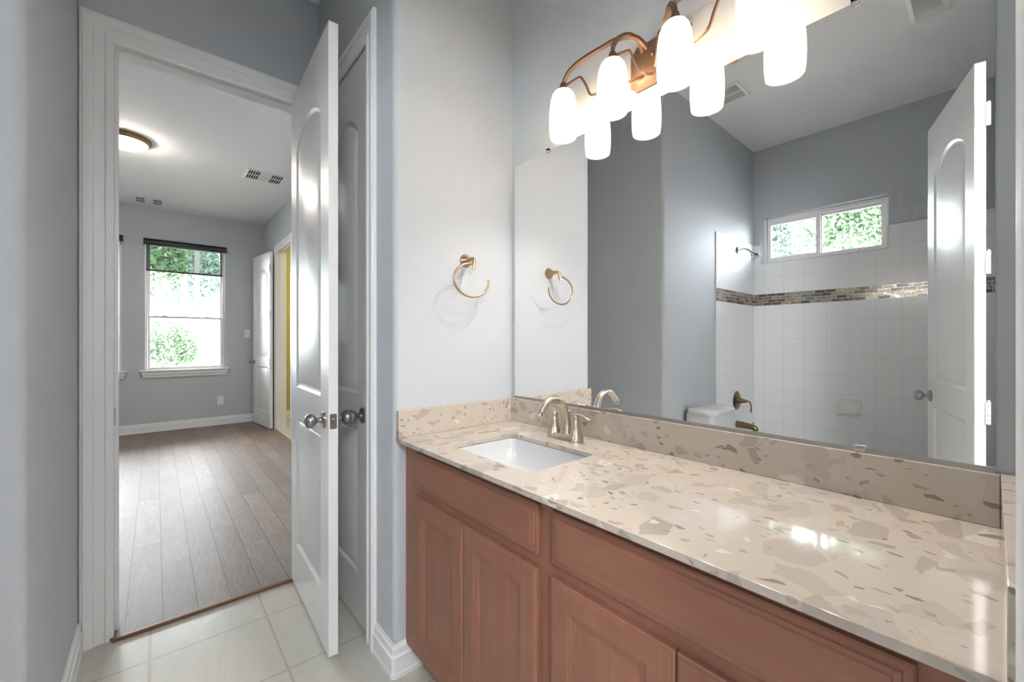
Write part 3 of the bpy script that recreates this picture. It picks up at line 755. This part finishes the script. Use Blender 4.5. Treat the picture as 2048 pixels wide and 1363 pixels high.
def shade_profile():
    return [(.019, .168), (.024, .170), (.031, .166), (.038, .156), (.044, .138), (.0475, .112), (.0495, .080), (.0500, .050), (.0490, .022), (.0465, .0)]
for k in range(4):
    xs = LX+(-.3195+.213*k)
    bm = NB(); lathe(bm, [(.007, .040), (.011, .036), (.013, .026), (.019, .018), (.022, .006), (.022, -.002), (.0005, -.002)], (xs, YS, 2.118), (0, 0, 1), 24)
    so = obj('socket', bm, 'copper', vl, smooth=45)
    pr = shade_profile(); z0 = 1.958
    outp = pr; inn = [(max(r_-.003, .001), h-.002 if h > .15 else h) for r_, h in pr[::-1]]
    bm = NB(); lathe(bm, outp+inn, (xs, YS, z0), (0, 0, 1), 36, cap0=False, cap1=False)
    so2 = obj('lamp_shade', bm, 'shade', vl, smooth=60)
    bm = NB(); lathe(bm, [(.012, .045), (.013, .030), (.024, .012), (.029, -.006), (.027, -.022), (.016, -.035), (.0005, -.040)], (xs, YS, 2.050), (0, 0, 1), 20)
    obj('bulb', bm, 'bulb', vl, smooth=60)
    l = bpy.data.lights.new('vanity_bulb_light', 'POINT'); l.energy = VANITY_W; l.color = (1, .95, .88); l.shadow_soft_size = .012
    lo = bpy.data.objects.new('vanity_bulb_light', l); C.objects.link(lo); lo.location = (xs, YS, 1.995)

# ------------------------------------------------------------------ ceiling lamps
def flush(x, y, z, watts, label, group=None):
    t_ = thing('ceiling_lamp', label, 'ceiling lamp', (x, y, z), 0, group)
    bm = NB(); lathe(bm, [(.12, -.0005), (.172, -.0005), (.178, -.006), (.178, -.016), (.168, -.022), (.166, -.034), (.158, -.042), (.150, -.042), (.150, -.030), (.12, -.02)], (x, y, z), (0, 0, 1), 48, cap0=False, cap1=False)
    obj('rim', bm, 'oldbronze', t_, smooth=30)
    bm = NB(); lathe(bm, [(.152, -.036), (.150, -.046), (.135, -.062), (.105, -.078), (.06, -.089), (.02, -.093), (.0005, -.0935)], (x, y, z), (0, 0, 1), 48, cap0=False, cap1=False)
    obj('glass_dome', bm, 'dome', t_, smooth=60)
    if watts:  # only the added hall lamps carry this extra point light
        l = bpy.data.lights.new('hall_fill_light', 'POINT'); l.energy = watts; l.color = (.93, .96, 1); l.shadow_soft_size = .15
        lo = bpy.data.objects.new('hall_fill_light', l); C.objects.link(lo); lo.location = (x, y, z-.34)
flush(-4.94, -.20, HR, 0, 'flush bronze-rimmed glass ceiling lamp on the bedroom ceiling')
flush(1.6, -.55, 2.75, HALL_FILL_W, 'added unseen fill lamp, flush glass dome deeper in the hall behind the viewpoint')  # added out of view, throws fill onto the closet door
flush(.62, .80, 2.75, HALL_FILL_W*1.2, 'added unseen fill lamp, flush glass dome in the hall just outside the bathroom doorway')  # added out of view, brightens the tub walls in the mirror
flush(-6.2, 2.5, HR, 0, 'added unseen lamp, flush glass dome that lights the yellow room')  # invented lamp, there only to light the yellow walls

# ------------------------------------------------------------------ ceiling vents
def vent(x0, x1, y0, y1, z, label, style):
    t_ = thing('ceiling_vent', label, 'vent', ((x0+x1)/2, (y0+y1)/2, z), 0)
    b = .025
    bm = NB()
    def hollow(i0, i1, z0, z1):
        return
    rings = []
    for ins, dz in ((0, -.0005), (0, -.003), (.004, -.007), (b-.003, -.009), (b, -.006), (b, -.0005)):
        rings.append([(x0+ins, y0+ins, z+dz), (x1-ins, y0+ins, z+dz), (x1-ins, y1-ins, z+dz), (x0+ins, y1-ins, z+dz)])
    loft(bm, rings, False, False)
    obj('frame', bm, 'plate', t_)
    obj('backing', B((x0+b, y0+b, z-.0015), (x1-b, y1-b, z-.0005)), 'dark' if style != 'square' else 'grilleshade', t_)  # flat backing toned dark to stand for the shade inside the duct
    bm = NB(); xa, xb, ya, yb = x0+b, x1-b, y0+b, y1-b
    if style == 'three':           # slotted ends, closed middle
        L = yb-ya; xm2 = (xa+xb)/2
        box(bm, (xm2-.008, ya, z-.007), (xm2+.008, yb, z-.002))
        box(bm, (xa, ya+L*.33, z-.0065), (xb, ya+L*.67, z-.002))
        for a, b2 in ((ya, ya+L*.33), (ya+L*.67, yb)):
            n = 5
            for i in range(n+1):
                yy = a+(b2-a)*i/n; box(bm, (xa, yy-.003, z-.0068), (xb, yy+.003, z-.002))
        for i in range(1, 7):
            xx = xa+(xb-xa)*i/7; box(bm, (xx-.002, ya+L*.34, z-.009), (xx+.002, ya+L*.66, z-.0064))
    elif style == 'slats':
        n = int((yb-ya)/.013)
        for i in range(n+1):
            yy = ya+(yb-ya)*i/n
            dd = .0018 if yy > ya+.07 else .0045
            box(bm, (xa, yy-dd, z-.0075), (xb, yy+dd, z-.002))
        box(bm, (xa, ya, z-.0085), (xb, ya+.006, z-.002))
    else:
        n = 12
        for i in range(n+1):
            yy = ya+(yb-ya)*i/n; box(bm, (xa, yy-.003, z-.006), (xb, yy+.003, z-.002))
        ym = (ya+yb)/2; box(bm, (xa, ym-.007, z-.009), (xb, ym+.007, z-.002))
    obj('grille', bm, 'plate', t_)
vent(-5.29, -4.98, .71, 1.08, HR, 'white slotted ceiling register nearer the doorway in the bedroom', 'three')
vent(-7.10, -6.82, -.21, .085, HR, 'white slotted ceiling register beside the bedroom window wall', 'three')
vent(-1.42, -1.15, -.854, -.615, HB, 'white square ceiling vent behind the lamp reflection in the mirror', 'square')
vent(-.306, -.148, -.826, -.50, HB, 'white louvred ceiling register at the top right of the mirror', 'slats')

# ------------------------------------------------------------------ switch and outlet
def plate(y, z, label, kind):
    nm, cat = ('light_switch', 'light switch') if kind == 's' else ('wall_outlet', 'outlet')
    t_ = thing(nm, label, cat, (-7.31, y, z))
    obj('cover_plate', B((-7.3098, y-.037, z-.060), (-7.304, y+.037, z+.060)), 'plate', t_, bevel=.002)
    if kind == 's': obj('rocker', B((-7.3045, y-.017, z-.034), (-7.300, y+.017, z+.034)), 'plate', t_, bevel=.001)
    else:
        for dz in (-.02, .02):
            bm = NB(); out = rrect(y, z+dz, .016, .014, .008, 4); loft(bm, [[(-7.3045, a, b) for a, b in out], [(-7.3025, a, b) for a, b in out]]); s_ = obj('socket', bm, 'plate', t_)
            bm = NB(); box(bm, (-7.3028, y-.008, z+dz-.004), (-7.302, y-.006, z+dz+.005)); box(bm, (-7.3028, y+.006, z+dz-.004), (-7.302, y+.008, z+dz+.005)); obj('slot', bm, 'dark', s_)
plate(1.047, 1.335, 'white rocker light switch on the blue-grey bedroom wall', 's')
plate(.713, .366, 'white wall outlet low on the bedroom wall under the window', 'o')

# ------------------------------------------------------------------ toilet, tub, shower
tx = -1.49; ty = -.685
to = thing('toilet', 'white toilet whose tank shows at the bottom of the mirror', 'toilet', (-1.1, ty, 0))
def rr3(x0, x1, hy_, r_, z): return [(x, y, z) for x, y in rrect((x0+x1)/2, ty, (x1-x0)/2, hy_, r_, 5)]
bm = NB(); loft(bm, [rr3(-1.465, -1.29, .175, .03, .38), rr3(-1.470, -1.275, .190, .035, .46), rr3(-1.470, -1.262, .195, .035, .70)]); obj('tank', bm, 'porcelain', to, smooth=40)
bm = NB(); loft(bm, [rr3(-1.472, -1.252, .203, .07, .7003), rr3(-1.474, -1.248, .207, .08, .708), rr3(-1.474, -1.248, .207, .08, .722), rr3(-1.470, -1.253, .200, .08, .732), rr3(-1.455, -1.27, .175, .07, .738), rr3(-1.42, -1.30, .10, .04, .742)]); obj('tank_lid', bm, 'porcelain', to, smooth=50)
def oval(cx_, rx, ry, z, n=28): return [(cx_+rx*math.cos(2*PI*i/n)*(1 if math.cos(2*PI*i/n) > 0 else .8), ty+ry*math.sin(2*PI*i/n), z) for i in range(n)]
bm = NB(); loft(bm, [oval(-1.08, .20, .11, .0), oval(-1.08, .20, .105, .04), oval(-1.06, .19, .10, .18), oval(-1.03, .25, .16, .32), oval(-1.02, .27, .185, .395), oval(-1.02, .22, .145, .398), oval(-1.03, .17, .11, .30), oval(-1.05, .08, .06, .22)])
box(bm, (-1.465, ty-.10, .30), (-1.18, ty+.10, .3795)); obj('bowl', bm, 'porcelain', to, smooth=50)
bm = NB(); loft(bm, [oval(-1.02, .275, .19, .3985), oval(-1.02, .278, .192, .41), oval(-1.02, .27, .185, .432), oval(-1.02, .2, .13, .438)]); obj('seat_lid', bm, 'porcelain', to, smooth=50)

tu = thing('bathtub', 'white alcove bathtub below the tiled wall, hidden behind the backsplash', 'bathtub', (-.73, -1.5, 0))
bm = NB(); cx_, cy_ = -.73, -1.508; hx_, hy_ = .7505, .3765
R = [[(x, y, z) for x, y in rrect(cx_, cy_, hx_-i, hy_-i, r_, 5)] for i, z, r_ in ((0, 0, .004), (0, .30, .004), (.004, .31, .006), (.06, .312, .06), (.075, .30, .08), (.10, .15, .09), (.14, .08, .10), (.2, .07, .1))]
loft(bm, R); obj('shell', bm, 'porcelain', tu, smooth=40)

sd = thing('soap_dish', 'white ceramic soap dish on the tiled wall above the tub', 'soap dish', (-.778, -1.886, .675))
bm = NB(); q = lambda hx, hz, y, r_: [(a, y, b) for a, b in rrect(-.778, .675, hx, hz, r_, 4)]
loft(bm, [q(.084, .070, -1.8855, .015), q(.084, .070, -1.875, .015), q(.078, .064, -1.868, .015), q(.068, .052, -1.868, .015), q(.062, .046, -1.876, .015)]); obj('dish_frame', bm, 'plate', sd, smooth=35)
bm = NB(); pts = [(.0, -.050), (.045, -.046), (.05, -.038), (.047, -.030), (.01, -.034), (.0, -.034)]
loft(bm, [[(xx, -1.870+d, .675+h) for d, h in pts] for xx in (-.778-.07, -.778+.07)]); obj('tray', bm, 'plate', sd, bevel=.003)

xw = -1.4815
shh = thing('shower_arm_and_head', 'chrome shower head and arm on the tiled side wall', 'shower head', (xw, -1.475, 2.03))
bm = NB(); lathe(bm, [(.0001, 0), (.030, 0), (.030, .004), (.018, .012), (.011, .014)], (xw, -1.475, 2.03), (1, 0, 0), 24); obj('flange', bm, 'chrome', shh, smooth=40)
bm = NB(); tube(bm, spline([(xw+.008, -1.475, 2.03), (xw+.05, -1.475, 2.032), (xw+.09, -1.475, 2.018), (xw+.115, -1.475, 1.990)], 6), .0085, 14); obj('arm', bm, 'chrome', shh, smooth=60)
bm = NB(); lathe(bm, [(.010, -.004), (.014, .004), (.013, .014), (.018, .022), (.030, .042), (.040, .056), (.041, .062), (.038, .065), (.0005, .064)], (xw+.113, -1.475, 1.992), (.62, 0, -.78), 28); obj('head', bm, 'chrome', shh, smooth=40)

va = thing('shower_valve', 'bronze round shower valve plate with drooping lever on the tile', 'shower valve', (xw, -1.465, .70))
bm = NB(); lathe(bm, [(.0001, 0), (.082, 0), (.082, .004), (.074, .010), (.032, .014), (.030, .02)], (xw, -1.465, .70), (1, 0, 0), 36); obj('escutcheon', bm, 'oldbronze', va, smooth=40)
bm = NB(); lathe(bm, [(.028, .012), (.026, .03), (.018, .05), (.014, .07), (.012, .085)], (xw, -1.465, .70), (1, 0, 0), 24)
tube(bm, spline([(xw+.07, -1.465, .70), (xw+.095, -1.465, .70), (xw+.112, -1.465, .688), (xw+.118, -1.465, .655), (xw+.117, -1.465, .625), (xw+.118, -1.465, .605)], 5), [.011, .010, .008, .007, .009, .004], 14, sy=.7); obj('lever', bm, 'oldbronze', va, smooth=50)
ts = thing('tub_spout', 'bronze tub spout with diverter knob below the shower valve', 'tub spout', (xw, -1.465, .48))
bm = NB(); tube(bm, spline([(xw+.0005, -1.465, .490), (xw+.05, -1.465, .489), (xw+.11, -1.465, .484), (xw+.145, -1.465, .474), (xw+.158, -1.465, .450)], 5), [.031, .029, .026, .024, .019], 20); obj('spout', bm, 'oldbronze', ts, smooth=50)
bm = NB(); lathe(bm, [(.003, 0), (.003, .018), (.007, .021), (.006, .029), (.0005, .031)], (xw+.135, -1.465, .495), (0, 0, 1), 14); obj('diverter_knob', bm, 'oldbronze', ts, smooth=40)

# ------------------------------------------------------------------ outdoors
struct('ground', B((-75, -40, -.7), (-7.6, 40, -.5)), 'ground')
struct('ground_side', B((-7.6, -45, -.7), (20, -2.2, -.5)), 'ground')
def leaves(bm, cx, cy, cz, rx, ry, rz, n, s, blobs=7):
    cs = [(cx+random.uniform(-.6, .6)*rx, cy+random.uniform(-.6, .6)*ry, cz+random.uniform(-.6, .7)*rz, random.uniform(.35, .6)) for _ in range(blobs)]+[(cx, cy, cz, .6)]
    for _ in range(n):
        bx_, by, bz, k = random.choice(cs)
        d = Vector((random.gauss(0, 1), random.gauss(0, 1), random.gauss(0, 1))).normalized()*random.uniform(.6, 1)**.5
        p = Vector((bx_+d.x*rx*k, by+d.y*ry*k, bz+d.z*rz*k))
        u = Vector((random.gauss(0, 1), random.gauss(0, 1), random.gauss(0, 1))).normalized(); v = u.orthogonal().normalized()
        q_ = s*random.uniform(.6, 1.3)
        bm.faces.new([bm.verts.new(p+u*q_), bm.verts.new(p+v*q_*.5), bm.verts.new(p-u*q_), bm.verts.new(p-v*q_*.5)])
    return bm
def raw(name, bm, mat, parent):
    bmesh.ops.transform(bm, matrix=world_of(parent).inverted(), verts=bm.verts)
    me = bpy.data.meshes.new(name); bm.to_mesh(me); bm.free(); me.materials.append(M[mat])
    o = bpy.data.objects.new(name, me); C.objects.link(o); o.parent = parent; WM[o.name] = world_of(parent); return o
def tree(nm, label, x, y, z0, th, r, cz, rc, n, s, mat='leaf', cat='tree', group=None):
    t_ = thing(nm, label, cat, (x, y, z0), 0, group)
    if th: bm = NB(); tube(bm, [(x, y, z0), (x+.05*r, y, z0+th*.5), (x, y+.2*r, z0+th)], [r, r*.85, r*.6], 10); raw('trunk', bm, 'bark', t_)
    if n: raw('foliage', leaves(NB(), x, y, cz, *rc, n, s), mat, t_)
tree('leafy_tree', 'bright green leafy tree at the upper left of the bedroom window', -17, .0, -.5, 4.2, .05, 4.3, (1.5, 1.0, 1.35), 3600, .10)
tree('pine_tree', 'tall pine trunk left of centre in the bedroom window, the darker of two', -28, 1.15, -.5, 14, .16, 12, (2, 2, 2), 500, .2, 'leaf2')
tree('pine_tree', 'tall pine trunk just right of the darker one in the bedroom window', -24, 1.45, -.5, 14, .10, 15, (2, 2, 2), 500, .2, 'leaf2')
for k, yy in enumerate((-9.2, -2.4, 4.4, 11.2)):
    tree('leafy_tree', ['distant tree glimpsed through the narrow left window', 'pale distant tree behind the bright green one, left in the bedroom window', 'pale distant tree behind the neighbouring house and pine trunks', 'pale distant tree farthest right above the neighbouring house'][k], -64, yy, -.5, 6, .2, 9.5, (3.2, 3.3, 5.5), 4200, .34, 'leaf2', group='distant trees beyond the lawn')
tree('leafy_tree', 'blue-green distant tree in the middle of the bedroom window', -42, 1.9, -.5, 5.5, .1, 7.0, (2.2, 2.3, 2.6), 3000, .2, 'leaf2')
tree('shrub', 'light green rounded shrub in the lower left of the bedroom window', -13, .22, -.5, .5, .03, 1.02, (.55, .60, .72), 3600, .045, 'leaf', 'shrub')
bm = NB()
for k in range(14): leaves(bm, -9.3, -3.2+.42*k, .42+random.uniform(-.03, .05), .35, .35, .30, 260, .045, 3)
hd = thing('hedge', 'low green hedge along the bottom of the bedroom window', 'hedge', (-9.3, 0, -.5)); raw('foliage', bm, 'hedge', hd)
for k in range(7): bm = NB(); tube(bm, [(-9.3, -3.2+.84*k, -.5), (-9.3, -3.2+.84*k, .45)], .03, 8); raw('stem', bm, 'bark', hd)
ho = thing('house', 'pale brick neighbouring house with garage door seen through the bedroom window', 'house', (-50, 9, -.5))
obj('wall', B((-56, 2.9, -.5), (-50, 16, 2.1)), 'brick', ho)
bm = NB(); loft(bm, [[(-49.4, yy, 2.1), (-49.4, yy, 2.25), (-53, yy, 4.4), (-56.6, yy, 2.25), (-56.6, yy, 2.1)] for yy in (2.4, 16.5)]); obj('roof', bm, 'roof', ho)
for yy in (3.4, 5.3):
    bm = NB(); box(bm, (-49.99, yy, -.5), (-49.93, yy+1.5, 1.55)); obj('garage_door', bm, 'garage', ho)
# trees seen through the tub window
tree('leafy_tree', 'pale sunlit tree filling the left pane of the tub window', -3.25, -7.5, -.5, 2.6, .10, 4.0, (1.15, .9, 2.1), 9000, .055, 'leaf2')
tree('leafy_tree', 'pale green tree filling the right pane of the tub window', -2.0, -10.6, -.5, 3.0, .12, 5.2, (1.6, 1.1, 2.7), 9500, .07, 'leaf')
